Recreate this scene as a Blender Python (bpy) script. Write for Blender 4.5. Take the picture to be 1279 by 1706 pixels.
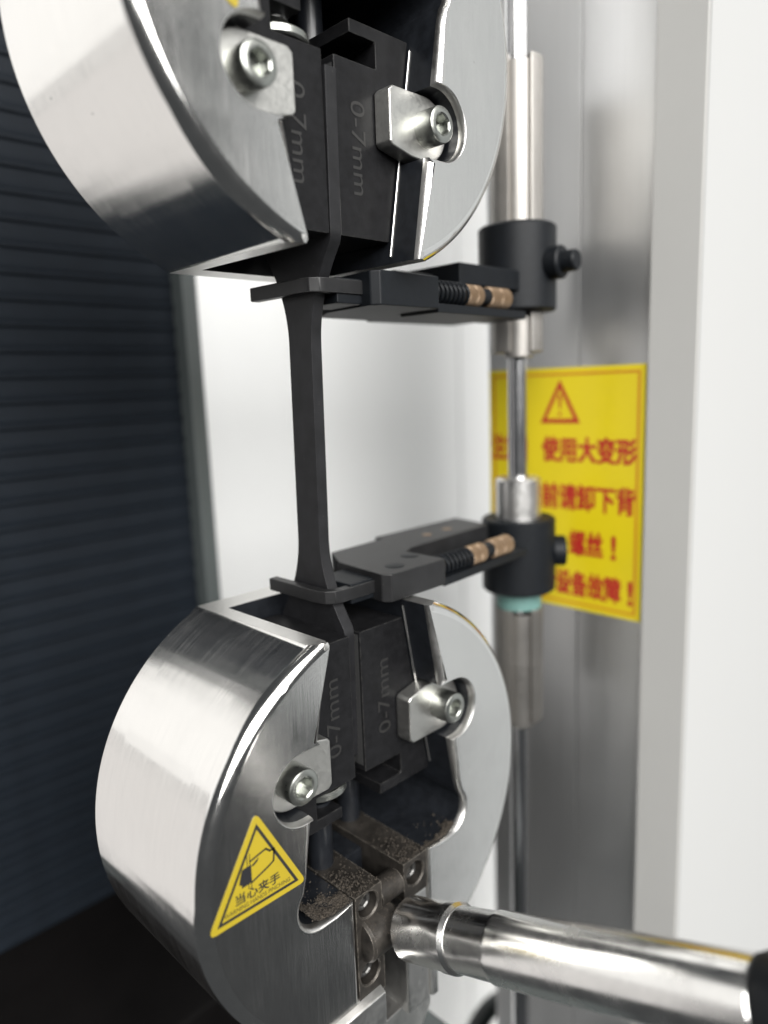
import bpy, bmesh, math, random
from mathutils import Vector, Matrix
random.seed(7)
S = bpy.context.scene
COL = S.collection
MM = 0.001                                   # everything below is written in millimetres
for o in list(bpy.data.objects): bpy.data.objects.remove(o)

# ------------------------------------------------------------------ camera
cam = bpy.data.cameras.new('camera')
cam_ob = bpy.data.objects.new('camera', cam); COL.objects.link(cam_ob); S.camera = cam_ob
RT = Vector((0.70536732, -0.70785662, -0.03736237))
UP = Vector((0.14937959, 0.09691539, 0.98401887))
FW = Vector((0.69292329, 0.69967593, -0.17410029))
m = Matrix((RT, UP, -FW)).transposed().to_4x4()
m.translation = Vector((-85.40, -87.49, 78.28)) * MM
cam_ob.matrix_world = m
cam.sensor_fit = 'VERTICAL'; cam.sensor_height = 36.0
cam.lens = 1206.57 / 1706 * 36.0
cam.clip_start = 0.005; cam.clip_end = 50
cam.dof.use_dof = True; cam.dof.focus_distance = 0.126; cam.dof.aperture_fstop = 8.2
cam.dof.aperture_blades = 0

# ------------------------------------------------------------------ world and lamps
W = bpy.data.worlds.new('World'); S.world = W; W.use_nodes = True
W.node_tree.nodes['Background'].inputs[0].default_value = (0.93, 0.97, 1.0, 1)
W.node_tree.nodes['Background'].inputs[1].default_value = 0.07

def area_lamp(name, loc, target, sx, sy, power, col=(1, 1, 1)):
    L = bpy.data.lights.new(name, 'AREA'); L.shape = 'RECTANGLE'
    L.size = sx; L.size_y = sy; L.energy = power; L.color = col
    o = bpy.data.objects.new(name, L); COL.objects.link(o)
    o.location = loc
    o.rotation_euler = (Vector(target) - Vector(loc)).to_track_quat('-Z', 'Y').to_euler()
    return o
# added unseen panels: side fills for the metal reflections, front fill for the wall
area_lamp('reflection_fill_left_high', (-1.35, 2.15, 0.85), (0, 0, 0.05), 3.6, 1.5, 20, (1.0, 0.985, 0.96))  # added upper panel behind left, the brightness mirrored in the drums
area_lamp('reflection_fill_left_low', (-1.4, 2.2, -0.82), (0, 0, 0.0), 3.6, 1.9, 18, (1.0, 0.965, 0.94))  # added lower panel, carries the drums' mirrored brightness further down
area_lamp('reflection_fill_right', (2.28, -1.27, -0.2), (0, 0, 0.05), 1.25, 4.2, 11, (0.97, 1.0, 1.0))  # added tall panel, mirrored in the right halves of the faces
area_lamp('reflection_fill_front', (1.74, -1.93, 0.35), (0, 0, 0.05), 0.5, 3.3, 4.4, (0.97, 1.0, 1.0))  # added narrow panel, shapes the bright-to-dark fall on the left faces
area_lamp('wall_fill_front', (-0.8, -1.9, 1.25), (0, 0, 0), 3.0, 1.8, 232, (1.0, 0.99, 0.97))  # added fill from high in front, brightens the wall

S.view_settings.view_transform = 'Standard'; S.view_settings.look = 'None'
S.view_settings.exposure = 0.0; S.view_settings.gamma = 1.0; S.view_settings.use_curve_mapping = False
S.cycles.use_denoising = True
S.cycles.max_bounces = 10
S.cycles.sample_clamp_indirect = 8

# ------------------------------------------------------------------ materials
def nt(name):
    mt = bpy.data.materials.new(name); mt.use_nodes = True
    t = mt.node_tree; return mt, t, t.nodes['Principled BSDF']
def ramp(t, fac, stops):
    r = t.nodes.new('ShaderNodeValToRGB')
    while len(r.color_ramp.elements) < len(stops): r.color_ramp.elements.new(0.5)
    for e, (p, c) in zip(r.color_ramp.elements, stops):
        e.position = p; e.color = (c, c, c, 1) if not hasattr(c, '__len__') else (*c, 1)
    t.links.new(fac, r.inputs[0]); return r.outputs[0]
def noise(t, scale, vec_scale=(1, 1, 1), detail=3, rough=0.55):
    tc = t.nodes.new('ShaderNodeTexCoord'); mp = t.nodes.new('ShaderNodeMapping')
    mp.inputs['Scale'].default_value = vec_scale
    t.links.new(tc.outputs['Object'], mp.inputs['Vector'])
    n = t.nodes.new('ShaderNodeTexNoise'); n.inputs['Scale'].default_value = scale
    n.inputs['Detail'].default_value = detail; n.inputs['Roughness'].default_value = rough
    t.links.new(mp.outputs[0], n.inputs['Vector']); return n.outputs['Fac']
def bump(t, p, fac, strength, dist):
    b = t.nodes.new('ShaderNodeBump'); b.inputs['Strength'].default_value = strength
    b.inputs['Distance'].default_value = dist
    t.links.new(fac, b.inputs['Height']); t.links.new(b.outputs[0], p.inputs['Normal'])
def brushed(name, col, r0, r1, vec, aniso, tang, bstr=0.25, smudge=0.1):
    """brushed or turned metal: fine lines from strongly stretched noise"""
    mt, t, p = nt(name)
    p.inputs['Metallic'].default_value = 1
    f = noise(t, 1.0, vec, 4, 0.7)
    g = noise(t, 90, (1, 1, 1), 4, 0.6)
    rr = t.nodes.new('ShaderNodeMath'); rr.operation = 'ADD'
    a = ramp(t, f, [(0.3, r0), (0.7, r1)]); b = ramp(t, g, [(0.42, 0.0), (0.72, smudge)])
    t.links.new(a, rr.inputs[0]); t.links.new(b, rr.inputs[1])
    t.links.new(rr.outputs[0], p.inputs['Roughness'])
    c = ramp(t, f, [(0.25, tuple(x * 0.90 for x in col)), (0.75, col)])
    t.links.new(c, p.inputs['Base Color'])
    p.inputs['Anisotropic'].default_value = aniso
    if tang:
        cx = t.nodes.new('ShaderNodeCombineXYZ')
        for i in range(3): cx.inputs[i].default_value = tang[i]
        vt = t.nodes.new('ShaderNodeVectorTransform'); vt.vector_type = 'VECTOR'
        vt.convert_from = 'OBJECT'; vt.convert_to = 'WORLD'
        t.links.new(cx.outputs[0], vt.inputs[0]); t.links.new(vt.outputs[0], p.inputs['Tangent'])
    if bstr: bump(t, p, f, bstr, 0.00003)
    return mt
def plain(name, col, rough, metal=0.0, var=0.12, nscale=400, bstr=0.0, spec=0.5, coat=0.0, bscale=None):
    mt, t, p = nt(name)
    f = noise(t, nscale, (1, 1, 1), 5, 0.6)
    c = ramp(t, f, [(0.3, tuple(x * (1 - var) for x in col)), (0.7, tuple(min(1, x * (1 + var)) for x in col))])
    t.links.new(c, p.inputs['Base Color'])
    p.inputs['Roughness'].default_value = rough; p.inputs['Metallic'].default_value = metal
    p.inputs['Specular IOR Level'].default_value = spec
    p.inputs['Coat Weight'].default_value = coat
    if bstr: bump(t, p, noise(t, bscale or nscale, (1, 1, 1), 4, 0.6), bstr, 0.0001)
    return mt

M = {}
M['turned'] = brushed('turned_steel', (0.84, 0.825, 0.80), 0.11, 0.24, (70, 3200, 70), 0.7, (0, 1, 0), 0.25, 0.05)
def pits(mt, scale, thr, dark):
    t = mt.node_tree; p = t.nodes['Principled BSDF']; old = p.inputs['Base Color'].links[0].from_socket
    tc = t.nodes.new('ShaderNodeTexCoord'); v = t.nodes.new('ShaderNodeTexVoronoi'); v.inputs['Scale'].default_value = scale
    t.links.new(tc.outputs['Object'], v.inputs['Vector'])
    f = ramp(t, v.outputs['Distance'], [(thr * .6, 1.0), (thr, 0.0)])
    mk = ramp(t, noise(t, 260, (1, 1, 1), 2, 0.5), [(0.60, 0.0), (0.64, 1.0)])
    mu = t.nodes.new('ShaderNodeMath'); mu.operation = 'MULTIPLY'; t.links.new(f, mu.inputs[0]); t.links.new(mk, mu.inputs[1])
    mx = t.nodes.new('ShaderNodeMix'); mx.data_type = 'RGBA'
    t.links.new(mu.outputs[0], mx.inputs['Factor']); t.links.new(old, mx.inputs['A']); mx.inputs['B'].default_value = (*dark, 1)
    t.links.new(mx.outputs['Result'], p.inputs['Base Color'])
pits(M['turned'], 330, 0.07, (0.16, 0.15, 0.14))
M['fillet'] = brushed('polished_fillet_steel', (0.84, 0.83, 0.81), 0.10, 0.15, (300, 300, 300), 0.0, None, 0.02, 0.04)
M['face'] = brushed('brushed_face_steel', (0.72, 0.71, 0.69), 0.11, 0.21, (3600, 200, 90), 0.35, (1, 0, 0), 0.5, 0.07)
M['satin'] = brushed('satin_steel', (0.72, 0.71, 0.69), 0.26, 0.36, (900, 900, 900), 0.0, None, 0.08, 0.1)
M['chrome'] = brushed('polished_steel', (0.80, 0.79, 0.77), 0.15, 0.21, (600, 600, 600), 0.0, None, 0.03, 0.18)
M['bolt'] = brushed('zinc_bolt_steel', (0.37, 0.38, 0.355), 0.26, 0.36, (1500, 1500, 1500), 0.0, None, 0.12, 0.12)
M['plate'] = brushed('ground_plate_steel', (0.56, 0.555, 0.53), 0.32, 0.45, (1300, 1300, 1300), 0.0, None, 0.2, 0.12)
M['rod'] = brushed('ground_rod_steel', (0.60, 0.60, 0.61), 0.16, 0.22, (100, 100, 4000), 0.2, None, 0.05, 0.05)
M['alu'] = brushed('sleeve_aluminium', (0.30, 0.287, 0.27), 0.42, 0.50, (100, 100, 6000), 0.3, None, 0.15, 0.08)
M['panel'] = brushed('column_panel_steel', (0.75, 0.75, 0.745), 0.34, 0.42, (2500, 2500, 12), 0.2, (0, 1, 0), 0.0, 0.02)
M['oxide_shade'] = plain('oxide_and_shade_steel', (0.008, 0.009, 0.011), 0.28, 0.0, 0.3, 500, 0.1, spec=0.4)  # black oxide finish; on pins and pocket its black stands for shade
M['jaw'] = plain('dark_jaw_steel', (0.0060, 0.0060, 0.0066), 0.42, 0.0, 0.35, 500, 0.12, spec=0.16, bscale=2500)
M['engrave'] = plain('engraved_lettering', (0.0098, 0.0095, 0.009), 0.6, 0.1, 0.25, 2500)
M['rubber'] = plain('black_rubber', (0.0075, 0.0075, 0.0085), 0.5, 0.0, 0.35, 320, 0.25, spec=0.3, bscale=900)
M['anod'] = plain('black_anodised', (0.004, 0.005, 0.0065), 0.5, 0.0, 0.2, 600, 0.05, spec=0.2)
M['anod_top'] = plain('worn_anodised', (0.010, 0.010, 0.0105), 0.42, 0.0, 0.25, 300, 0.06, spec=0.3)
M['tan'] = plain('knurled_brass', (0.17, 0.115, 0.07), 0.45, 0.4, 0.08, 900)
M['teal'] = plain('teal_bushing', (0.085, 0.17, 0.155), 0.5, 0, 0.08, 300)
M['white'] = plain('white_paint', (0.35, 0.35, 0.345), 0.45, 0, 0.01, 8)
M['wall'] = plain('white_wall_paint', (0.91, 0.91, 0.90), 0.6, 0, 0.01, 5)
M['cover_side_shade'] = plain('shaded_cover_paint', (0.36, 0.357, 0.345), 0.5, 0, 0.02, 20)  # white cover's side face, its shade put into the colour
M['rail'] = plain('grey_rail', (0.05, 0.058, 0.058), 0.5, 0.0, 0.05, 60)
M['bellows'] = plain('bellows_fabric', (0.0058, 0.0082, 0.0118), 0.60, 0, 0.25, 60, 0.1, spec=0.16, bscale=1500)
M['base'] = plain('dark_base_paint', (0.003, 0.0026, 0.0026), 0.6, 0, 0.4, 30, spec=0.1)
M['rustbase'] = plain('rusty_base', (0.07, 0.035, 0.02), 0.6, 0, 0.5, 40)
M['yellow'] = plain('yellow_vinyl', (0.27, 0.205, 0.012), 0.42, 0, 0.04, 90)
M['yellow2'] = plain('yellow_sheet', (0.56, 0.445, 0.008), 0.34, 0, 0.03, 60)
M['orange'] = plain('orange_print', (0.46, 0.19, 0.01), 0.4, 0, 0.03, 60)
M['red'] = plain('red_print', (0.34, 0.018, 0.012), 0.42, 0, 0.06, 200)
M['ink'] = plain('black_print', (0.012, 0.012, 0.014), 0.45, 0, 0.1, 300)
M['grime_shade'] = plain('shaded_grimy_steel', (0.034, 0.030, 0.026), 0.5, 0.6, 0.6, 300, 0.5, bscale=1500)  # grimy steel, darkened further to carry the shade in the recess
M['dust'] = plain('tan_dust', (0.026, 0.020, 0.014), 0.9, 0, 0.7, 2200, 0.4, bscale=2500)
M['hose'] = plain('black_hose', (0.016, 0.020, 0.020), 0.4, 0, 0.1, 200)
M['darkbolt'] = plain('dark_set_screw', (0.10, 0.098, 0.095), 0.35, 0.8, 0.2, 900)

def worn_edges(mt, col, radius, noise_scale):
    """rubbed bright edges: where the rounded normal leaves the face normal, broken up by noise"""
    t = mt.node_tree; p = t.nodes['Principled BSDF']
    old = p.inputs['Base Color'].links[0].from_socket
    bv = t.nodes.new('ShaderNodeBevel'); bv.samples = 4; bv.inputs['Radius'].default_value = radius
    ge = t.nodes.new('ShaderNodeNewGeometry')
    d = t.nodes.new('ShaderNodeVectorMath'); d.operation = 'DOT_PRODUCT'
    t.links.new(bv.outputs[0], d.inputs[0]); t.links.new(ge.outputs['Normal'], d.inputs[1])
    e = ramp(t, d.outputs['Value'], [(0.80, 1.0), (0.985, 0.0)])
    n = ramp(t, noise(t, noise_scale, (1, 1, 1), 5, 0.7), [(0.40, 0.0), (0.62, 1.0)])
    mu = t.nodes.new('ShaderNodeMath'); mu.operation = 'MULTIPLY'
    t.links.new(e, mu.inputs[0]); t.links.new(n, mu.inputs[1])
    mx = t.nodes.new('ShaderNodeMix'); mx.data_type = 'RGBA'
    t.links.new(mu.outputs[0], mx.inputs['Factor']); t.links.new(old, mx.inputs['A'])
    mx.inputs['B'].default_value = (*col, 1)
    t.links.new(mx.outputs['Result'], p.inputs['Base Color'])
pits(M['face'], 420, 0.06, (0.2, 0.19, 0.17))
pits(M['rubber'], 900, 0.10, (0.05, 0.048, 0.045))
pits(M['anod_top'], 700, 0.08, (0.09, 0.085, 0.08))
worn_edges(M['jaw'], (0.05, 0.049, 0.046), 0.00035, 900)
worn_edges(M['anod_top'], (0.07, 0.07, 0.068), 0.0003, 900)
worn_edges(M['grime_shade'], (0.30, 0.27, 0.23), 0.0004, 900)

# jaw faces carry a fine crossed knurl
def knurl_mat():
    mt, t, p = nt('knurled_jaw_face')
    tc = t.nodes.new('ShaderNodeTexCoord')
    mp = t.nodes.new('ShaderNodeMapping'); mp.inputs['Rotation'].default_value = (math.radians(45), 0, 0)
    t.links.new(tc.outputs['Object'], mp.inputs[0])
    ck = t.nodes.new('ShaderNodeTexChecker'); ck.inputs['Scale'].default_value = 1100
    t.links.new(mp.outputs[0], ck.inputs[0])
    p.inputs['Base Color'].default_value = (0.03, 0.03, 0.03, 1); p.inputs['Roughness'].default_value = 0.5
    bump(t, p, ck.outputs['Fac'], 0.6, 0.0002); return mt
M['knurl'] = knurl_mat()

# ------------------------------------------------------------------ mesh helpers (mm)
class MB:
    def __init__(s): s.v = []; s.f = []; s.mi = []
    def add(s, vs, fs, mi=0):
        n = len(s.v); s.v += [tuple(v) for v in vs]
        s.f += [tuple(i + n for i in f) for f in fs]
        s.mi += (mi if isinstance(mi, list) else [mi] * len(fs))
        return s
    def box(s, x0, x1, y0, y1, z0, z1, mi=0):
        vs = [(x, y, z) for x in (x0, x1) for y in (y0, y1) for z in (z0, z1)]
        return s.add(vs, [(0, 1, 3, 2), (4, 6, 7, 5), (0, 4, 5, 1), (2, 3, 7, 6), (0, 2, 6, 4), (1, 5, 7, 3)], mi)
    def prism(s, poly, a, b, axis='y', mi=0):
        """poly: 2-D points; axis y: (x,z); z: (x,y); x: (y,z)"""
        def P(p, h): return {'y': (p[0], h, p[1]), 'z': (p[0], p[1], h), 'x': (h, p[0], p[1])}[axis]
        n = len(poly); vs = [P(p, a) for p in poly] + [P(p, b) for p in poly]
        fs = [tuple(range(n)), tuple(range(2 * n - 1, n - 1, -1))] + [(i, i + n, (i + 1) % n + n, (i + 1) % n) for i in range(n)]
        return s.add(vs, fs, mi)
    def lathe(s, p0, d, prof, seg=40, mi=0, cap=True):
        """prof: (distance along d, radius) rings"""
        d = Vector(d).normalized(); u = d.orthogonal().normalized(); w = d.cross(u); p0 = Vector(p0)
        vs = []; fs = []; n = len(prof)
        for (t, r) in prof:
            for k in range(seg):
                a = 2 * math.pi * k / seg
                vs.append(p0 + d * t + (u * math.cos(a) + w * math.sin(a)) * r)
        for j in range(n - 1):
            for k in range(seg):
                k2 = (k + 1) % seg
                fs.append((j * seg + k, j * seg + k2, (j + 1) * seg + k2, (j + 1) * seg + k))
        if cap:
            fs.append(tuple(range(seg - 1, -1, -1))); fs.append(tuple((n - 1) * seg + k for k in range(seg)))
        return s.add(vs, fs, mi)
    def tube(s, pts, r, seg=12, mi=0):
        pts = [Vector(p) for p in pts]; vs = []; fs = []; n = len(pts)
        ref = Vector((0.3, 0.5, 0.81))
        for i, p in enumerate(pts):
            d = (pts[min(i + 1, n - 1)] - pts[max(i - 1, 0)]).normalized()
            u = (ref - d * ref.dot(d)).normalized(); w = d.cross(u)
            for k in range(seg):
                a = 2 * math.pi * k / seg; vs.append(p + (u * math.cos(a) + w * math.sin(a)) * r)
        for j in range(n - 1):
            for k in range(seg):
                k2 = (k + 1) % seg; fs.append((j * seg + k, j * seg + k2, (j + 1) * seg + k2, (j + 1) * seg + k))
        fs.append(tuple(range(seg - 1, -1, -1))); fs.append(tuple((n - 1) * seg + k for k in range(seg)))
        return s.add(vs, fs, mi)
    def mesh(s, name, mats, bevel=0.0, bseg=2, merge=False, recalc=True, angle=32):
        me = bpy.data.meshes.new(name)
        me.from_pydata([(v[0] * MM, v[1] * MM, v[2] * MM) for v in s.v], [], s.f)
        for mt in mats: me.materials.append(M[mt])
        for p, i in zip(me.polygons, s.mi): p.material_index = i
        bm = bmesh.new(); bm.from_mesh(me)
        if merge: bmesh.ops.remove_doubles(bm, verts=bm.verts, dist=1e-7)
        if recalc: bmesh.ops.recalc_face_normals(bm, faces=bm.faces)
        if bevel:
            es = [e for e in bm.edges if len(e.link_faces) == 2 and e.calc_face_angle(0) > math.radians(28)]
            bmesh.ops.bevel(bm, geom=es, offset=bevel * MM, segments=bseg, profile=0.5, affect='EDGES', clamp_overlap=True)
        bm.to_mesh(me); bm.free()
        me.shade_smooth(); me.set_sharp_from_angle(angle=math.radians(angle))
        return me
    def build(s, name, mats, parent=None, **k):
        if isinstance(mats, str): mats = [mats]
        o = bpy.data.objects.new(name, s.mesh(name, mats, **k)); COL.objects.link(o)
        if parent: o.parent = parent
        if k.get('bevel'): weighted(o)
        return o
def weighted(o):
    w = o.modifiers.new('weighted_normals', 'WEIGHTED_NORMAL'); w.mode = 'FACE_AREA'; w.weight = 100; w.keep_sharp = True; w.thresh = 0.0
    return o
def tag(o, label, cat, group=None, kind=None):
    if label: o['label'] = label
    if cat: o['category'] = cat
    if group: o['group'] = group
    if kind: o['kind'] = kind
    return o
def thing(name, label, cat, loc=(0, 0, 0), rot=(0, 0, 0), group=None):
    o = bpy.data.objects.new(name, None); COL.objects.link(o)
    o.empty_display_size = 0.01
    o.location = Vector(loc) * MM; o.rotation_euler = rot
    return tag(o, label, cat, group)
def linked(name, me, parent, loc=(0, 0, 0), rot=(0, 0, 0)):
    o = bpy.data.objects.new(name, me); COL.objects.link(o); o.parent = parent
    o.location = Vector(loc) * MM; o.rotation_euler = rot; return o
def text_on(name, s, parent, mat, org, U, V, box=None, size=1.0, thick=0.03, bold=0.0, shear=0.0):
    """flat lettering laid on a surface: org = lower left corner, U reading direction, V up; box = (width, height) to fill"""
    cu = bpy.data.curves.new('lettering', 'FONT'); cu.body = s; cu.size = 1; cu.extrude = 0; cu.shear = shear
    ob = bpy.data.objects.new('lettering', cu); COL.objects.link(ob)
    dg = bpy.context.evaluated_depsgraph_get(); dg.update()
    me = bpy.data.meshes.new_from_object(ob.evaluated_get(dg))
    bpy.data.objects.remove(ob); bpy.data.curves.remove(cu)
    xs = [v.co.x for v in me.vertices]; ys = [v.co.y for v in me.vertices]
    x0, x1, y0, y1 = min(xs), max(xs), min(ys), max(ys)
    if box: kx, ky = box[0] / (x1 - x0), box[1] / (y1 - y0)
    else: kx = ky = size
    U = Vector(U).normalized(); V = Vector(V).normalized(); N = U.cross(V); org = Vector(org)
    for v in me.vertices:
        v.co = (org + U * ((v.co.x - x0) * kx) + V * ((v.co.y - y0) * ky) + N * thick) * MM
    if bold:
        vs = [v.co.copy() for v in me.vertices]; fs = [tuple(p.vertices) for p in me.polygons]; nv = len(vs)
        V2 = []; F2 = []
        for k, (du, dv) in enumerate(((0, 0), (bold, 0), (0, bold), (bold, bold))):
            V2 += [v + (U * du + V * dv + N * 0.004 * k) * MM for v in vs]; F2 += [tuple(i + k * nv for i in f) for f in fs]
        me = bpy.data.meshes.new(name); me.from_pydata(V2, [], F2)
    me.materials.clear(); me.materials.append(M[mat])
    me.name = name
    o = bpy.data.objects.new(name, me); COL.objects.link(o)
    if parent: o.parent = parent
    return o
def arc(cx, cy, r, a0, a1, n):
    return [(cx + r * math.cos(math.radians(a0 + (a1 - a0) * i / n)), cy + r * math.sin(math.radians(a0 + (a1 - a0) * i / n))) for i in range(n + 1)]

# ------------------------------------------------------------------ the setting
wall = MB().box(20, 256.1, 190, 200, -700, 900).build('wall', 'wall'); tag(wall, None, None, kind='structure')
wall2 = MB().box(257.4, 900, 190, 200, -700, 900).build('wall', 'wall'); tag(wall2, None, None, kind='structure')
wb = MB().box(250, 265, 200.5, 203, -700, 900).build('wall_backing', 'rail', wall)
bench = MB().box(-56, 46, 62, 188, -150, -77).build('bench', ['base'], bevel=2); tag(bench, None, None, kind='structure')
fl = MB().box(20, 900, 60, 900, -420, -400).build('floor', 'wall'); tag(fl, None, None, kind='structure')

# ------------------------------------------------------------------ bellows behind the grips
bel = thing('bellows_cover', 'dark pleated bellows cover standing behind the two steel grips', 'bellows', (0, 120, -76))
PITCH = 6.7
prof = [(0.25, 0), (0.05, .5), (0, PITCH * .30), (-0.2, PITCH * .72), (-0.85, PITCH * .83), (-0.85, PITCH * .93), (0.25, PITCH), (5, PITCH), (5, 0)]
pleat_me = MB().prism(prof, -52, 32.2, 'x').mesh('pleat', ['bellows'])
for k in range(46): linked('pleat', pleat_me, bel, (0, 0, k * PITCH))
MB().box(32.4, 37.8, -6, 12, -0.5, 46 * PITCH).build('edge_rail', 'rail', bel, bevel=0.8)
MB().box(-58, -52.2, -6, 12, -0.5, 46 * PITCH).build('edge_rail', 'rail', bel, bevel=0.8)

# ------------------------------------------------------------------ column on the right with its notice
colm = thing('machine_column', 'tall steel column with white painted front behind the guide rod', 'column', (90, 0, -400))
MB().box(0, 6, 14.1, 43.6, 0, 800).build('side_panel', 'panel', colm, bevel=0.3)
MB().box(0, 6, -5.2, 13.9, 0, 800).build('side_panel', 'panel', colm, bevel=0.3)
MB().box(3, 60, -16, 43, 1, 799).build('column_core', 'rail', colm)
MB().prism([(-1.2, -5.4), (-1.2, -17.3), (70, -17.3), (70, -16.1), (2.9, -16.1), (2.9, -5.4)], 0, 800, 'z', mi=0).build('front_cover', ['cover_side_shade'], colm, bevel=0.35)
MB().box(-0.6, 160, -17.62, -17.34, 0, 800).build('cover_skin', 'white', colm)
# notice: yellow sheet, print
SX = -0.12
nz = 400                                      # column origin is 400 below z=0
notice = MB().box(SX - 0.1, SX + 0.02, -4.7, 43.3, 14.0 + nz, 80.8 + nz).build('warning_notice', 'yellow2', colm)
notice['label'] = 'yellow notice with red Chinese warning text'
def frame_yz(mb, y0, y1, z0, z1, w, x):
    for (a, b, c, d) in ((y0, y1, z1 - w, z1), (y0, y1, z0, z0 + w), (y0, y0 + w, z0 + w, z1 - w), (y1 - w, y1, z0 + w, z1 - w)):
        mb.box(x - 0.04, x, a, b, c, d)
fb = MB(); frame_yz(fb, -3.3, 41.9, 15.4 + nz, 79.4 + nz, 0.7, SX - 0.11); fb.build('printed_border', 'orange', notice)
def tri_ring(mb, pts, w, mk):
    """outline of a triangle with width w; mk maps (u,v) to 3-D"""
    c = (sum(p[0] for p in pts) / 3, sum(p[1] for p in pts) / 3)
    r_in = 1e9
    for i in range(3):
        a, b = Vector(pts[i]), Vector(pts[(i + 1) % 3]); r_in = min(r_in, abs((b - a).cross(Vector(c) - a)) / (b - a).length)
    k = 1 - w / r_in
    inn = [(c[0] + (p[0] - c[0]) * k, c[1] + (p[1] - c[1]) * k) for p in pts]
    vs = [mk(p) for p in pts] + [mk(p) for p in inn]
    mb.add(vs, [(i, (i + 1) % 3, (i + 1) % 3 + 3, i + 3) for i in range(3)])
tr = MB(); tri_ring(tr, [(19.7, 77.7), (25.8, 65.8), (13.4, 65.9)], 1.15, lambda p: (SX - 0.15, p[0], p[1] + nz))
tr.add([(SX - .15, 20.15, 73.6 + nz), (SX - .15, 19.1, 73.6 + nz), (SX - .15, 19.4, 69.6 + nz), (SX - .15, 19.85, 69.6 + nz)], [(0, 1, 2, 3)])
tr.add([(SX - .15, 20.05, 68.8 + nz), (SX - .15, 19.2, 68.8 + nz), (SX - .15, 19.2, 67.9 + nz), (SX - .15, 20.05, 67.9 + nz)], [(0, 1, 2, 3)])
tr.build('hazard_triangle', 'red', notice, recalc=False)
def yz_text(s, y0, y1, z0, z1, **k):
    text_on('lettering', s, notice, 'red', (SX - 0.1, y0, z0 + nz), (0, -1, 0), (0, 0, 1), (y0 - y1, z1 - z0), thick=0.05, bold=0.45)
yz_text('使用大变形', 25.4, -2.3, 55.2, 61.9)
yz_text('注意', 42.6, 33.4, 55.0, 62.2)
yz_text(':', 31.6, 30.6, 55.6, 59.6)
yz_text('前请卸下背', 25.4, -2.2, 42.0, 49.0)
yz_text('螺丝', 16.6, 6.6, 29.4, 36.2)
yz_text('!', 3.9, 2.9, 29.6, 35.8)
yz_text('设备故障', 20.8, 1.2, 17.6, 24.6)
yz_text('!', -1.0, -2.0, 17.8, 24.2)

# ------------------------------------------------------------------ the wedge grips
R, H, T = 40.0, 36.8, 36.0
RF = 2.2                                      # rounding of the front rim
def slot_x(z): return 12.4 + (36.8 - z) * 0.1857
BUL = [(19.7, -2.5)] + arc(17.3, -8.2, 4.4, 44, -90, 14)
def slot_path(bite):
    p = [(slot_x(H), H)]
    if bite:
        p += [(slot_x(20.4), 20.4), (slot_x(19.7), 19.7), (18.6, 19.75)] + arc(19.3, 13.7, 6.05, 90, -90, 22)[1:] + [(18.9, 7.65), (slot_x(7.65), 7.65), (slot_x(7.0), 7.0)]
    p += BUL + [(14.0, -12.6), (9.75, -12.6), (9.75, -46)]
    return p
NECK_A = math.degrees(math.asin(-math.sqrt(R * R - 11.7 ** 2) / R))   # angle where the neck leaves the circle
def outer_path(rad, n=72):
    a0 = math.degrees(math.atan2(-math.sqrt(rad * rad - 11.7 ** 2), 11.7))
    xe = math.sqrt(max(rad * rad - H * H, 0)); a1 = math.degrees(math.atan2(H, xe)) if xe > slot_x(H) else None
    if a1 is None:                             # runs out on the slot edge instead of on the cut
        lo = H
        for _ in range(40):
            x = slot_x(lo); lo = math.sqrt(max(rad * rad - x * x, 0))
        a1 = math.degrees(math.atan2(lo, slot_x(lo)))
    return [(11.7, -46)] + arc(0, 0, rad, a0, a1, n)
def offset_into(path, d):
    """move the slot edge into the metal by d"""
    out = []
    for i, p in enumerate(path):
        a = Vector(path[max(i - 1, 0)]); b = Vector(path[min(i + 1, len(path) - 1)])
        t = (b - a).normalized()
        k = d if (p[1] > 20.2 or p[1] < 7.2) else d * .25
        if p[1] < -2: k = d * .55
        out.append((p[0] - t.y * k, p[1] + t.x * k))
    return out
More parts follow.
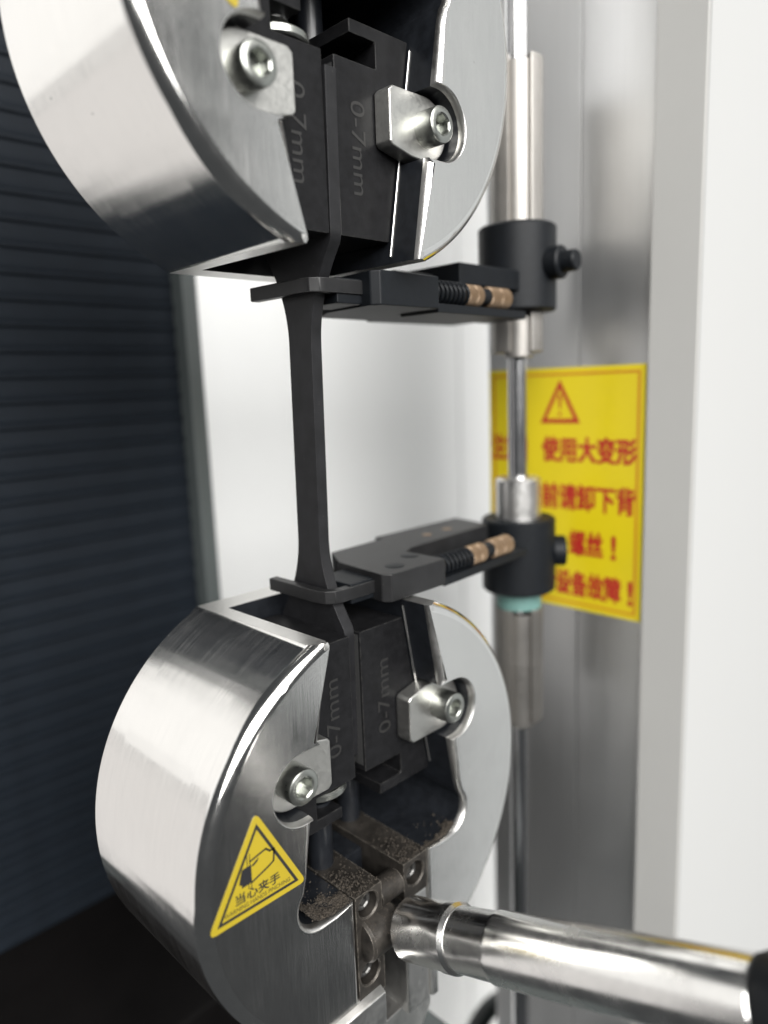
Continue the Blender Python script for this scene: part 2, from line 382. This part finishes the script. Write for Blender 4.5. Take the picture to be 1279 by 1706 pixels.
def body_mesh():
    mb = MB(); K = 6; CH = 1.5
    for sgn in (1, -1):
        def P(p, y): return (sgn * p[0], y, p[1])
        # front layer with the screw recess; rings from the face outwards
        sl = slot_path(True); no = 74; rings = []
        for k in range(K + 1):
            a = math.pi / 2 * k / K
            oo = outer_path(R - RF * (1 - math.sin(a))); yo = RF * (1 - math.cos(a))
            si = offset_into(sl, CH * (1 - math.sin(a))); ys = CH * (1 - math.cos(a))
            si[0] = (si[0][0] if k else oo[-1][0], min(H, oo[-1][1]) if k < 2 else H)
            ring = [P(p, yo) for p in oo] + [P(p, ys) for p in si]
            rings.append(ring)
        rings.append([P(p, 7.6) for p in outer_path(R)] + [P(p, 7.6) for p in sl])
        n = len(rings[0]); nout = len(outer_path(R))
        vs = [v for r in rings for v in r]; fs = [tuple(range(n))]; mi = [1]
        for j in range(len(rings) - 1):
            for i in range(n):
                i2 = (i + 1) % n; fs.append((j * n + i, j * n + i2, (j + 1) * n + i2, (j + 1) * n + i))
                last = j == len(rings) - 2
                if i < nout - 1: mi.append(0 if last else 2)
                elif i == nout - 1 or i == n - 1: mi.append(3)
                else: mi.append(4 if last else 3)
        mb.add(vs, fs, mi)
        # middle layer behind the recess
        sl2 = slot_path(False); poly = outer_path(R) + sl2; n2 = len(poly)
        vs = [P(p, 7.6) for p in poly] + [P(p, 30) for p in poly]
        fs = [tuple(range(n2))]; mi = [4]
        for i in range(n2):
            i2 = (i + 1) % n2; fs.append((i, i2, i2 + n2, i + n2))
            mi.append(0 if i < nout - 1 else (3 if i in (nout - 1,) else 4))
        mb.add(vs, fs, mi)
    # back plate
    o = outer_path(R); full = o + [(-x, z) for (x, z) in reversed(o)]
    n3 = len(full)
    vs = [(p[0], 30, p[1]) for p in full] + [(p[0], 35.3, p[1]) for p in full] + [(p[0] * .985, 36, p[1] * (.985 if p[1] < 36 else 1)) for p in full]
    fs = [tuple(range(n3)), tuple(range(3 * n3 - 1, 2 * n3 - 1, -1))]; mi = [4, 3]
    nn = len(o)
    for j in range(2):
        for i in range(n3):
            i2 = (i + 1) % n3; fs.append((j * n3 + i, j * n3 + i2, (j + 1) * n3 + i2, (j + 1) * n3 + i))
            mi.append(3 if i in (nn - 1,) else 0)
    mb.add(vs, fs, mi)
    return mb.mesh('grip_body', ['turned', 'face', 'fillet', 'satin', 'oxide_shade'], angle=25)
BODY = body_mesh()

def jaw_meshes():
    out = []
    for sgn in (1, -1):
        z1 = 33.0
        poly = [(1.28, 4.8), (1.28, z1), (slot_x(z1) - .3, z1), (slot_x(-1.6) - .3, -1.6), (5, -1.6), (5, 0.6), (11, 0.6), (11, 4.8)]
        mb = MB().prism([(sgn * a, b) for a, b in poly], 7.75, 29.2, 'y')
        out.append(mb.mesh('jaw', ['jaw'], bevel=0.25))
    return out
JAW = jaw_meshes()
def keeper_mesh():
    poly = [(10.1, 9.0), (10.1, 17.2), (10.7, 17.8), (15.4, 18.9), (19.3, 19.2)] + arc(19.3, 13.7, 5.5, 88, -88, 20) + [(19.3, 8.2), (11.0, 8.2)]
    return MB().prism(poly, 4.0, 7.65, 'y').mesh('keeper_plate', ['plate'], bevel=0.35, bseg=3)
KEEP = keeper_mesh()
def hex_r(a, r):                               # hexagon boundary at angle a, across-flats radius r
    k = (a + math.pi / 6) % (math.pi / 3) - math.pi / 6
    return r / math.cos(k)
def screw_mesh(rh=3.1, rs=1.62, y0=0.0, y1=4.0, mat='bolt', depth=2.2):
    mb = MB(); seg = 48; vs = []
    rings = [(y1, rh, 0), (y0 + 0.55, rh, 0), (y0 + 0.2, rh - .12, 0), (y0, rh - .45, 0), (y0, rs + .32, 0), (y0 + .22, rs, 1), (y0 + depth, rs * .97, 1)]
    for (y, r, hx) in rings:
        for k in range(seg):
            a = 2 * math.pi * k / seg; rr = hex_r(a, r) if hx else r
            vs.append((rr * math.cos(a), y, rr * math.sin(a)))
    fs = []
    for j in range(len(rings) - 1):
        for k in range(seg):
            k2 = (k + 1) % seg; fs.append((j * seg + k, j * seg + k2, (j + 1) * seg + k2, (j + 1) * seg + k))
    fs.append(tuple((len(rings) - 1) * seg + k for k in range(seg)))
    mb.add(vs, fs); return mb.mesh('socket_screw', [mat])
SCREW = screw_mesh()
SETSCREW = screw_mesh(1.9, 0.95, 0, 1.6, 'darkbolt', 1.1)

def holed_bar(x0, x1, z0, z1, y0, y1, holes, rh=2.35, depth=3.0):
    """bar whose front face (y0) carries round counterbores"""
    bm = MB()
    seg = 32; mb = MB()
    # front face split in horizontal bands, one per hole, each band a square ring round its hole
    zs = [z0]; hs = sorted(holes, key=lambda h: h[1])
    for a, b in zip(hs, hs[1:]): zs.append((a[1] + b[1]) / 2)
    zs.append(z1)
    for i, (hx, hz) in enumerate(hs):
        lo, hi = zs[i], zs[i + 1]; vs = []; ring = []
        for k in range(seg):
            a = 2 * math.pi * k / seg; c, s = math.cos(a), math.sin(a)
            ts = []
            if c > 1e-9: ts.append((x1 - hx) / c)
            if c < -1e-9: ts.append((x0 - hx) / c)
            if s > 1e-9: ts.append((hi - hz) / s)
            if s < -1e-9: ts.append((lo - hz) / s)
            t = min(ts); vs.append((hx + c * t, y0, hz + s * t))
        vs += [(hx + (rh + .25) * math.cos(2 * math.pi * k / seg), y0, hz + (rh + .25) * math.sin(2 * math.pi * k / seg)) for k in range(seg)]
        vs += [(hx + rh * math.cos(2 * math.pi * k / seg), y0 + .25, hz + rh * math.sin(2 * math.pi * k / seg)) for k in range(seg)]
        vs += [(hx + rh * math.cos(2 * math.pi * k / seg), y0 + depth, hz + rh * math.sin(2 * math.pi * k / seg)) for k in range(seg)]
        fs = [(j * seg + k, j * seg + (k + 1) % seg, (j + 1) * seg + (k + 1) % seg, (j + 1) * seg + k) for j in range(3) for k in range(seg)]
        fs.append(tuple(3 * seg + k for k in range(seg)))
        # corner fillers of the square
        mb.add(vs, fs)
        for (cx_, cz_) in ((x0, lo), (x1, lo), (x1, hi), (x0, hi)):
            best = sorted(range(seg), key=lambda k: (vs[k][0] - cx_) ** 2 + (vs[k][2] - cz_) ** 2)[:6]
            on_x = [k for k in best if abs(vs[k][0] - cx_) < 1e-6]; on_z = [k for k in best if abs(vs[k][2] - cz_) < 1e-6]
            if on_x and on_z and not set(on_x) & set(on_z):
                mb.add([(cx_, y0, cz_), vs[on_x[0]], vs[on_z[0]]], [(0, 1, 2)])
    mb.add([(x, y, z) for x in (x0, x1) for y in (y0, y1) for z in (z0, z1)], [(0, 1, 3, 2), (4, 6, 7, 5), (2, 3, 7, 6), (0, 2, 6, 4), (1, 5, 7, 3)])
    return mb

GRIP_GROUP = 'round steel wedge grips'
def build_grip(z, flip, label, lever):
    g = thing('wedge_grip', label, 'grip', (0, 0, z), (0, math.pi if flip else 0, 0), GRIP_GROUP)
    weighted(linked('body', BODY, g))
    for s, jm in zip((1, -1), JAW):
        j = weighted(linked('jaw', jm, g))
        # knurled clamping face, a thin insert on the inner side of the jaw
        MB().box(s * 1.22, s * 1.29, 8.3, 28.6, 6.0, 32.4).build('jaw_face', 'knurl', j)
        # engraved range; the lettering runs from the deep end to the mouth
        U, V = (0, 0, 1), (-1, 0, 0)
        x_base = 8.4 if s > 0 else -4.6
        text_on('engraving', '0-7mm', j, 'engrave', (x_base, 7.70, 11.0 if s > 0 else 11.0), U, V, (15.0, 3.2), thick=0.03)
        k = weighted(linked('keeper_plate', KEEP, g))
        if s < 0: k.scale = (-1, 1, 1)
        linked('socket_screw', SCREW, k, (19.3, 0, 13.8))
    # sprung pushers under the jaws
    w_ = 1 if flip else -1
    p = MB().lathe((w_ * 7, 12.5, -16), (0, 0, 1), [(0, 2.4), (17.2, 2.4)], 28).build('pusher_pin', 'chrome' if flip else 'oxide_shade', g)  # lower pin is black: the pocket's shade put into its colour
    MB().lathe((w_ * 6.6, 13.0, 3.0), (0, 0, 1), [(0, 5.2), (.3, 5.6), (1.2, 5.6), (1.5, 5.2)], 40).build('washer', 'bolt', p)
    MB().lathe((-w_ * 7, 20, -16), (0, 0, 1), [(0, 2.4), (17.2, 2.4)], 28).build('pusher_pin', 'oxide_shade', g)
    # narrow lip where the slot wall steps back to carry the jaw
    for s in (1, -1):
        MB().tube([(s * (slot_x(z_) - .12), 7.25, z_) for z_ in (35.5, 25, 12, 0)], 0.16, 10).build('slot_lip', 'satin', g)
    # bars either side of the lever slot
    lb = holed_bar(-9.6, -3.0, -34.6, -12.3, 0.15, 29, [(-6.4, -15.3), (-6.6, -29.2)]).build('clamp_bar', 'grime_shade', g)
    linked('set_screw', SETSCREW, lb, (-6.4, 1.5, -15.3)); linked('set_screw', SETSCREW, lb, (-6.6, 1.5, -29.2))
    rb = holed_bar(3.0, 9.6, -20.4, -12.3, 0.15, 29, [(6.2, -15.8)]).build('clamp_bar', 'grime_shade', g)
    linked('set_screw', SETSCREW, rb, (6.2, 1.5, -15.8))
    MB().box(3.2, 9.6, 0.3, 29, -46, -20.6).build('clamp_bar', 'satin', g, bevel=0.6)
    MB().box(-9.6, -2.9, 3.0, 29, -46, -34.8).build('clamp_bar', 'oxide_shade', g, bevel=0.4)
    MB().box(-9.6, 9.6, 12, 29.5, -30, -14).build('pusher_block', 'oxide_shade', g, bevel=0.5)
    # hinge knuckle of the lever
    MB().lathe((-8.6, 1.2, -22.2), (1, 0, 0), [(0, 2.2), (.4, 3.9), (.9, 4.3), (7.6, 4.3), (8.2, 3.9)], 40).build('knuckle', 'grime_shade', g)
    MB().lathe((-2.9, 2.4, -16.6), (1, 0, 0), [(0, 2.5), (5.8, 2.5)], 28).build('spring_pin', 'grime_shade', g)
    # lower neck block with a machined top edge
    MB().prism([(-1.2, -34.2), (0.6, -33.2), (30, -33.2), (30, -70), (-1.2, -70)], -16.6, -4.2, 'x').build('neck_block', ['satin'], g, bevel=0.25)
    MB().prism([(-9.7, -45), (9.7, -45), (11.6, -46.2), (11.6, -50), (7, -56), (-7, -56), (-11.6, -50), (-11.6, -46.2)], 2, 30, 'y').build('neck', 'satin', g, bevel=0.3)
    if lever:
        d = Vector((0, -0.932, 0.3625)).normalized(); p0 = Vector((0, -4.2, -21.6))
        ln = [(-6, 3.0), (-1, 4.4), (0, 5.0), (.6, 5.5), (10.6, 5.5)]
        L = MB().lathe(p0, d, ln, 56).build('lever_root', 'chrome', g)
        MB().lathe(p0, d, [(10.6, 5.45), (10.8, 5.7), (12.6, 5.7), (13.3, 5.2)], 56).build('lever_collar', 'chrome', g)
        MB().lathe(p0, d, [(13.3, 5.05), (14, 5.2), (21.5, 5.25), (22.2, 5.5), (23, 5.55), (64.6, 5.55), (65.1, 5.2)], 64).build('lever_handle', 'chrome', g)
        MB().lathe(p0, d, [(64.8, 4.6), (65.1, 5.7), (65.8, 6.0), (69.4, 6.0), (71.5, 4.6)], 48).build('lever_end_cap', 'anod', g)
    return g
low = build_grip(0, False, 'lower round steel wedge grip with hand pinching sticker and chrome lever', True)
upp = build_grip(136.23, True, 'upper round steel wedge grip cut off by the top of the picture', False)

# pinch warning sticker on the lower grip and one on the upper grip
def pinch_sticker(grip, A, B, C, flip):
    """A apex, B right corner, C left corner on the front face (x, z)"""
    A, B, C = Vector(A), Vector(B), Vector(C); cen = (A + B + C) / 3
    pts = []
    for P, Q, Rr in ((A, B, C), (B, C, A), (C, A, B)):   # rounded corners
        d1 = (Rr - P).normalized(); d2 = (Q - P).normalized(); off = 1.5
        p1 = P + d1 * off; p2 = P + d2 * off
        for i in range(7):
            t = i / 6; pts.append(p1 * (1 - t) ** 2 + P * 2 * t * (1 - t) + p2 * t * t)
    st = MB().prism([(p.x, p.y) for p in pts], -0.12, -0.02, 'y').build('warning_sticker', 'yellow', grip)
    st['label'] = 'yellow triangular hand pinching warning sticker'
    k = 0.83; tri = [cen + (P - cen) * k for P in (A, B, C)]
    rb = MB(); tri_ring(rb, [tuple(p) for p in tri], 0.48, lambda p: (p[0], -0.16, p[1])); rb.build('printed_border', 'ink', st, recalc=False)
    u = (B - C).normalized(); v = Vector((-u.y, u.x)); W = (B - C).length; O = C
    def P3(a, b): q = O + u * a + v * b; return (q.x, -0.16, q.y)
    hand = MB()
    def poly(ps): hand.add([P3(*p) for p in ps], [tuple(range(len(ps)))])
    def line(ps, w):
        for (a, b) in zip(ps, ps[1:]):
            a, b = Vector(a), Vector(b); d = (b - a).normalized(); n = Vector((-d.y, d.x)) * w / 2; e = d * w * .4
            poly([tuple(a - n - e), tuple(b - n + e), tuple(b + n + e), tuple(a + n - e)])
    # black cuff, outlined fist, two closing bars
    poly([(5.9, 6.5), (6.4, 8.2), (8.1, 8.3), (8.1, 5.3), (6.2, 5.2), (6.3, 5.7), (5.8, 5.9)])
    poly([(8.0, 8.0), (9.6, 8.9), (9.3, 8.3), (8.6, 7.9)])
    line([(7.9, 8.9), (10.9, 9.6), (11.7, 8.9), (12.5, 8.9), (12.3, 6.9), (11.3, 6.4), (8.1, 5.3)], 0.32)
    line([(7.4, 10.2), (7.4, 8.3)], 0.13); line([(7.9, 10.2), (7.9, 8.3)], 0.13)
    line([(7.5, 5.3), (7.5, 4.5)], 0.13); line([(8.0, 5.3), (8.0, 4.5)], 0.13)
    hand.build('hand_symbol', 'ink', st, recalc=False)
    U3 = (u.x, 0, u.y); V3 = (v.x, 0, v.y)
    text_on('lettering', '当心夹手', st, 'ink', P3(5.0, 2.75), U3, V3, (8.3, 1.75), thick=0.0, bold=0.07)
    text_on('lettering', 'WARNING HANDS PINCHING', st, 'ink', P3(2.9, 1.75), U3, V3, (12.4, 0.72), thick=0.0)
pinch_sticker(low, (-29.1, 14.2), (-20.3, -2.4), (-38.9, -2.0), False)
pinch_sticker(upp, (22.4, 8.7), (37.9, -0.2), (22.6, -9.2), True)

# ------------------------------------------------------------------ rubber dumbbell specimen
def half_w(z, zc=68.0):
    d = abs(z - zc)
    if d < 18: return 3.2
    return min(3.2 + (d - 18) ** 2 * 0.023, 9.4)
zs = [8 + i * 1.0 for i in range(122)]
sp = MB(); vs = []; fs = []
for z in zs:
    w = half_w(z); yc = 17.75 + (68.5 - z) * 0.02
    for (x, y) in ((-1.2, yc - w), (1.2, yc - w), (1.2, yc + w), (-1.2, yc + w)): vs.append((x, y, z))
for i in range(len(zs) - 1):
    for k in range(4): fs.append((i * 4 + k, i * 4 + (k + 1) % 4, i * 4 + 4 + (k + 1) % 4, i * 4 + 4 + k))
fs += [(0, 1, 2, 3), tuple(len(vs) - 4 + k for k in (3, 2, 1, 0))]
spec = sp.add(vs, fs).build('test_specimen', 'rubber', bevel=0.12)
tag(spec, 'black rubber dumbbell test strip clamped upright between the two grips', 'specimen')

# ------------------------------------------------------------------ guide rod and extensometer arms
RX, RY = 67.5, 18.0
rodo = thing('guide_rod', 'thin vertical steel guide rod carrying the extensometer arms', 'rod', (RX, RY, -400))
MB().lathe((0, 0, 0), (0, 0, 1), [(0, 2.45), (800, 2.45)], 32).build('shaft', 'rod', rodo)

def c_tube(mb, z0, z1, ro, ri, gap_deg, mid_deg, seg=40):
    """sleeve with a lengthwise slot whose middle points to mid_deg"""
    a0 = mid_deg + gap_deg / 2; a1 = mid_deg + 360 - gap_deg / 2
    o = arc(0, 0, ro, a0, a1, seg); i = arc(0, 0, ri, a1, a0, seg)
    mb.prism(o + i, z0, z1, 'z')
def build_arm(label, z0, z1, zc0, zc1, zk, upper):
    a = thing('extensometer_arm', label, 'extensometer', (RX, RY, zc0), group='extensometer arms on the guide rod')
    ox, oy, oz = RX, RY, zc0
    def rel(mb): mb.v = [(v[0] - ox, v[1] - oy, v[2] - oz) for v in mb.v]; return mb
    # arm body: stepped plate with a front block
    top = [(7.8, 8.0), (9.0, 6.4), (24.8, 6.4), (24.8, 17.6), (28.2, 19.2), (59.0, 21.0), (61, 33.5), (31, 33.5), (31, 31.0), (14.3, 30), (9.4, 22)]
    rel(MB().prism(top, z0, z1, 'z')).build('arm_plate', ['anod_top' if not upper else 'anod'], a, bevel=0.35)
    rel(MB().prism([(25.1, 7.0), (58, 9), (58.5, 20.6), (28.2, 18.8), (25.1, 17.2)], z0 - .6, z0 + 1.2, 'z')).build('arm_shelf', 'anod', a, bevel=0.25)
    if upper:
        rel(MB().box(38, 60, 12, 30, z1 + .05, z1 + 4.6)).build('arm_bridge', 'anod', a, bevel=0.5)
        rel(MB().box(26, 58, 19.3, 31, z0 + .3, z1 + 3.0)).build('arm_bridge', 'anod', a, bevel=0.5)
    else:
        for (px, py) in ((14, 10.5), (22, 13.8)):
            rel(MB().lathe((px, py, z1 + .02), (0, 0, 1), [(0, 2.0), (.06, 1.9)], 32)).build('dowel_plug', 'anod', a)
        for (px, py) in ((40, 25), (48, 25.6)):
            rel(MB().lathe((px, py, z1 + .02), (0, 0, 1), [(0, 1.2), (.06, 1.1)], 24)).build('dowel_plug', 'tan', a)
    # clip bent round the specimen
    r = MB(); w = 2.0
    path = [(-2.6, 28.4), (-2.6, 13.9), (-2.2, 12.4), (-1.2, 11.5), (0.2, 11.2), (9.5, 11.2)]
    ou, inn = [], []
    for i, p in enumerate(path):
        A = Vector(path[max(i - 1, 0)]); Bq = Vector(path[min(i + 1, len(path) - 1)]); t = (Bq - A).normalized(); n = Vector((-t.y, t.x))
        ou.append(tuple(Vector(p) + n * w * .5)); inn.append(tuple(Vector(p) - n * w * .5))
    r.prism(ou + inn[::-1], zk, zk + 2.5, 'z')
    rel(r).build('specimen_clip', 'anod_top', a, bevel=0.25)
    rel(MB().box(2.2, 9.6, 10.6, 20.5, z0 + .4, z1 - 1.2)).build('clip_holder', 'anod', a, bevel=0.4)
    # spring screw with knurled nuts
    zs_ = (z0 + z1) / 2 + (.4 if not upper else .6); yk = 9.6
    sc = rel(MB().lathe((24, yk, zs_), (1, 0.03, 0), [(0, 1.0), (30, 1.0)], 20)).build('adjusting_screw', 'anod', a)
    coil = []
    for i in range(8 * 20 + 1):
        t = i / 20; ang = 2 * math.pi * t; coil.append((25.2 + t * 1.35, yk + 2.0 * math.cos(ang), zs_ + 2.0 * math.sin(ang)))
    rel(MB().tube(coil, .38, 8)).build('spring', 'anod', a)
    def knurled(x0, x1):
        seg = 36; mb = MB(); vs = []; rows = [(x0, 1.9), (x0 + .25, 2.2), (x1 - .25, 2.2), (x1, 1.9)]
        for (x, rr) in rows:
            for k in range(seg * 2):
                an = math.pi * k / seg; r2 = rr * (1 if k % 2 else .93); vs.append((x, yk + .03 * (x - 24) + r2 * math.cos(an), zs_ + r2 * math.sin(an)))
        n = seg * 2; fs = [(j * n + k, j * n + (k + 1) % n, (j + 1) * n + (k + 1) % n, (j + 1) * n + k) for j in range(3) for k in range(n)]
        fs += [tuple(range(n)), tuple(3 * n + k for k in range(n))[::-1]]
        rel(mb.add(vs, fs)).build('knurled_nut', 'tan', a, angle=15)
    for x0, x1 in ((36.4, 39.0), (39.3, 41.6), (44.6, 48.0), (48.3, 52.0)): knurled(x0, x1)
    rel(MB().lathe((41.7, yk + .5, zs_), (1, 0.03, 0), [(0, 1.75), (2.8, 1.75)], 24)).build('spacer', 'anod', a)
    # collar round the rod
    rel(MB().lathe((RX, RY, zc0), (0, 0, 1), [(0, 8.8), (.5, 9.3), (zc1 - zc0 - .5, 9.3), (zc1 - zc0, 8.8)], 64)).build('collar', 'anod', a)
    # sleeves: slotted aluminium with an inner tube showing in the slot
    def sleeve(za, zb):
        mb = MB(); c_tube(mb, za, zb, 6.2, 3.7, 50, 222); mb.v = [(v[0] + RX, v[1] + RY, v[2]) for v in mb.v]
        rel(mb).build('sleeve', 'alu', a, bevel=0.3)
        rel(MB().lathe((RX - 1.6, RY - 1.5, za - 1.3), (0, 0, 1), [(0, 3.2), (.3, 3.45), (zb - za, 3.45)], 40)).build('inner_tube', 'alu', a)
    if upper:
        sleeve(zc1 + .05, 150.3); sleeve(84.6, zc0 - .05)
        kd = Vector((.1, -1, 0)).normalized(); kp = Vector((RX, RY, 104.6))
    else:
        rel(MB().lathe((RX, RY, zc1 + .02), (0, 0, 1), [(0, 5.7), (9.6, 5.7), (10.2, 5.2)], 48)).build('stop_ring', 'satin', a)
        rel(MB().lathe((RX, RY, zc0 - 4.6), (0, 0, 1), [(0, 5.8), (4.55, 5.8)], 48)).build('bushing', 'teal', a)
        sleeve(-11, zc0 - 4.65)
        kd = Vector((.62, -.78, 0)).normalized(); kp = Vector((RX, RY, 34.5))
    if upper:
        kb = MB().lathe(kp + kd * 8.5, kd, [(0, 3.8), (3.2, 3.8), (3.6, 3.4), (3.7, 2.5), (6.6, 2.4), (7.0, 2.1)], 24)
    else:
        kb = MB().lathe(kp + kd * 8.5, kd, [(0, 3.5), (.4, 3.9), (3, 3.9), (3.4, 3.5), (3.4, 1.6), (2.2, 1.4)], 32)
    rel(kb).build('thumb_screw', 'anod', a)
    if not upper:
        rel(MB().lathe(kp + kd * 10.9, kd, [(0, 1.3), (.4, 1.1)], 20)).build('screw_tip', 'satin', a)
    return a
build_arm('upper black extensometer arm with tan knurled nuts below the upper grip', 92.1, 98.2, 94.2, 114.0, 94.2, True)
build_arm('lower black extensometer arm with teal bushing resting above the lower grip', 37.1, 42.7, 24.6, 43.5, 38.6, False)

# ------------------------------------------------------------------ base pieces at the foot of the picture
ad = thing('grip_mount', 'dark grey mounting block under the lower grip at the bottom edge', 'mount', (0, 10, -130))
MB().box(-30, 30.5, -32, 14, 0, 53).build('block', 'rail', ad, bevel=1.0)
MB().lathe((0, 8, 53), (0, 0, 1), [(0, 14), (22, 14)], 48).build('stud', 'satin', ad)
hp = [(91 + 22 + 22 * math.cos(math.radians(t)), 60 + 4 * math.sin(math.radians(t)), -188 + 22 * math.sin(math.radians(t))) for t in range(-120, 200, 8)]
hose = MB().tube(hp, 3.6, 14).build('hose', 'hose'); tag(hose, 'black hose curling beside the lower grip at the bottom edge', 'hose')

# ------------------------------------------------------------------ dust and crumbs in the lower grip's pocket
db = MB()
def crumb(x, y, z, r):
    vs = []; 
    for (a, b, c) in ((1, 0, 0), (-1, 0, 0), (0, 1, 0), (0, -1, 0), (0, 0, 1), (0, 0, -1)):
        k = r * random.uniform(.6, 1.25); vs.append((x + a * k, y + b * k, z + c * k))
    db.add(vs, [(0, 2, 4), (2, 1, 4), (1, 3, 4), (3, 0, 4), (2, 0, 5), (1, 2, 5), (3, 1, 5), (0, 3, 5)])
for i in range(420):
    x = random.uniform(-19, -3.2) if random.random() < .75 else random.uniform(3.2, 19); y = abs(random.gauss(0, 4)) + .4
    crumb(x, min(y, 28), -12.1 + random.random() * .5 + max(0, (abs(x) - 15)) * .12, abs(random.gauss(.03, .10)) + .03)
for i in range(700):                           # grains on the bar tops, thicker towards the front and in the corners
    sd = random.choice((-1, 1)); x = sd * (3.1 + 6.4 * random.random() ** (.6 if sd < 0 else 1)); y = .3 + abs(random.gauss(0, 5))
    crumb(x, min(y, 26), -12.25, abs(random.gauss(.0, .11)) + .04)
for i in range(260):                           # grains caught against the knuckle and the pin
    x = random.uniform(-8.4, 2.6); a = random.uniform(20, 80)
    crumb(x, 1.2 - 4.3 * math.cos(math.radians(a)), -22.2 + 4.3 * math.sin(math.radians(a)), abs(random.gauss(0, .08)) + .03) if x < -.6 else crumb(x, 2.4 - 2.5 * math.cos(math.radians(a)), -16.6 + 2.5 * math.sin(math.radians(a)), abs(random.gauss(0, .08)) + .03)
# the dust layer itself: an uneven sheet over the pocket floor
from mathutils import noise as mnoise
for (xa, xb, yl) in ((-18.6, -9.9, 9.0), (9.9, 18.6, 3.0)):
    nx, ny = 60, 90; vs = []
    for j in range(ny + 1):
        for i in range(nx + 1):
            x = xa + (xb - xa) * i / nx; y = 0.35 + yl * j / ny
            z = -12.5 + 0.35 * mnoise.noise((x * .5, y * .5, 3)) + .22 * mnoise.noise((x * 2.1, y * 2.1, 1)) + .16 * mnoise.noise((x * 5, y * 5, 7)) + max(0, abs(x) - 15.2) ** 1.6 * .16
            vs.append((x, y, z + .12 - .9 * (j / ny) ** 2))
    db.add(vs, [(j * (nx + 1) + i, j * (nx + 1) + i + 1, (j + 1) * (nx + 1) + i + 1, (j + 1) * (nx + 1) + i) for j in range(ny) for i in range(nx)])
dust = db.build('dust', 'dust', recalc=True, angle=10); tag(dust, 'tan dust and crumbs lying in the pocket of the lower grip', 'dust', kind='stuff')
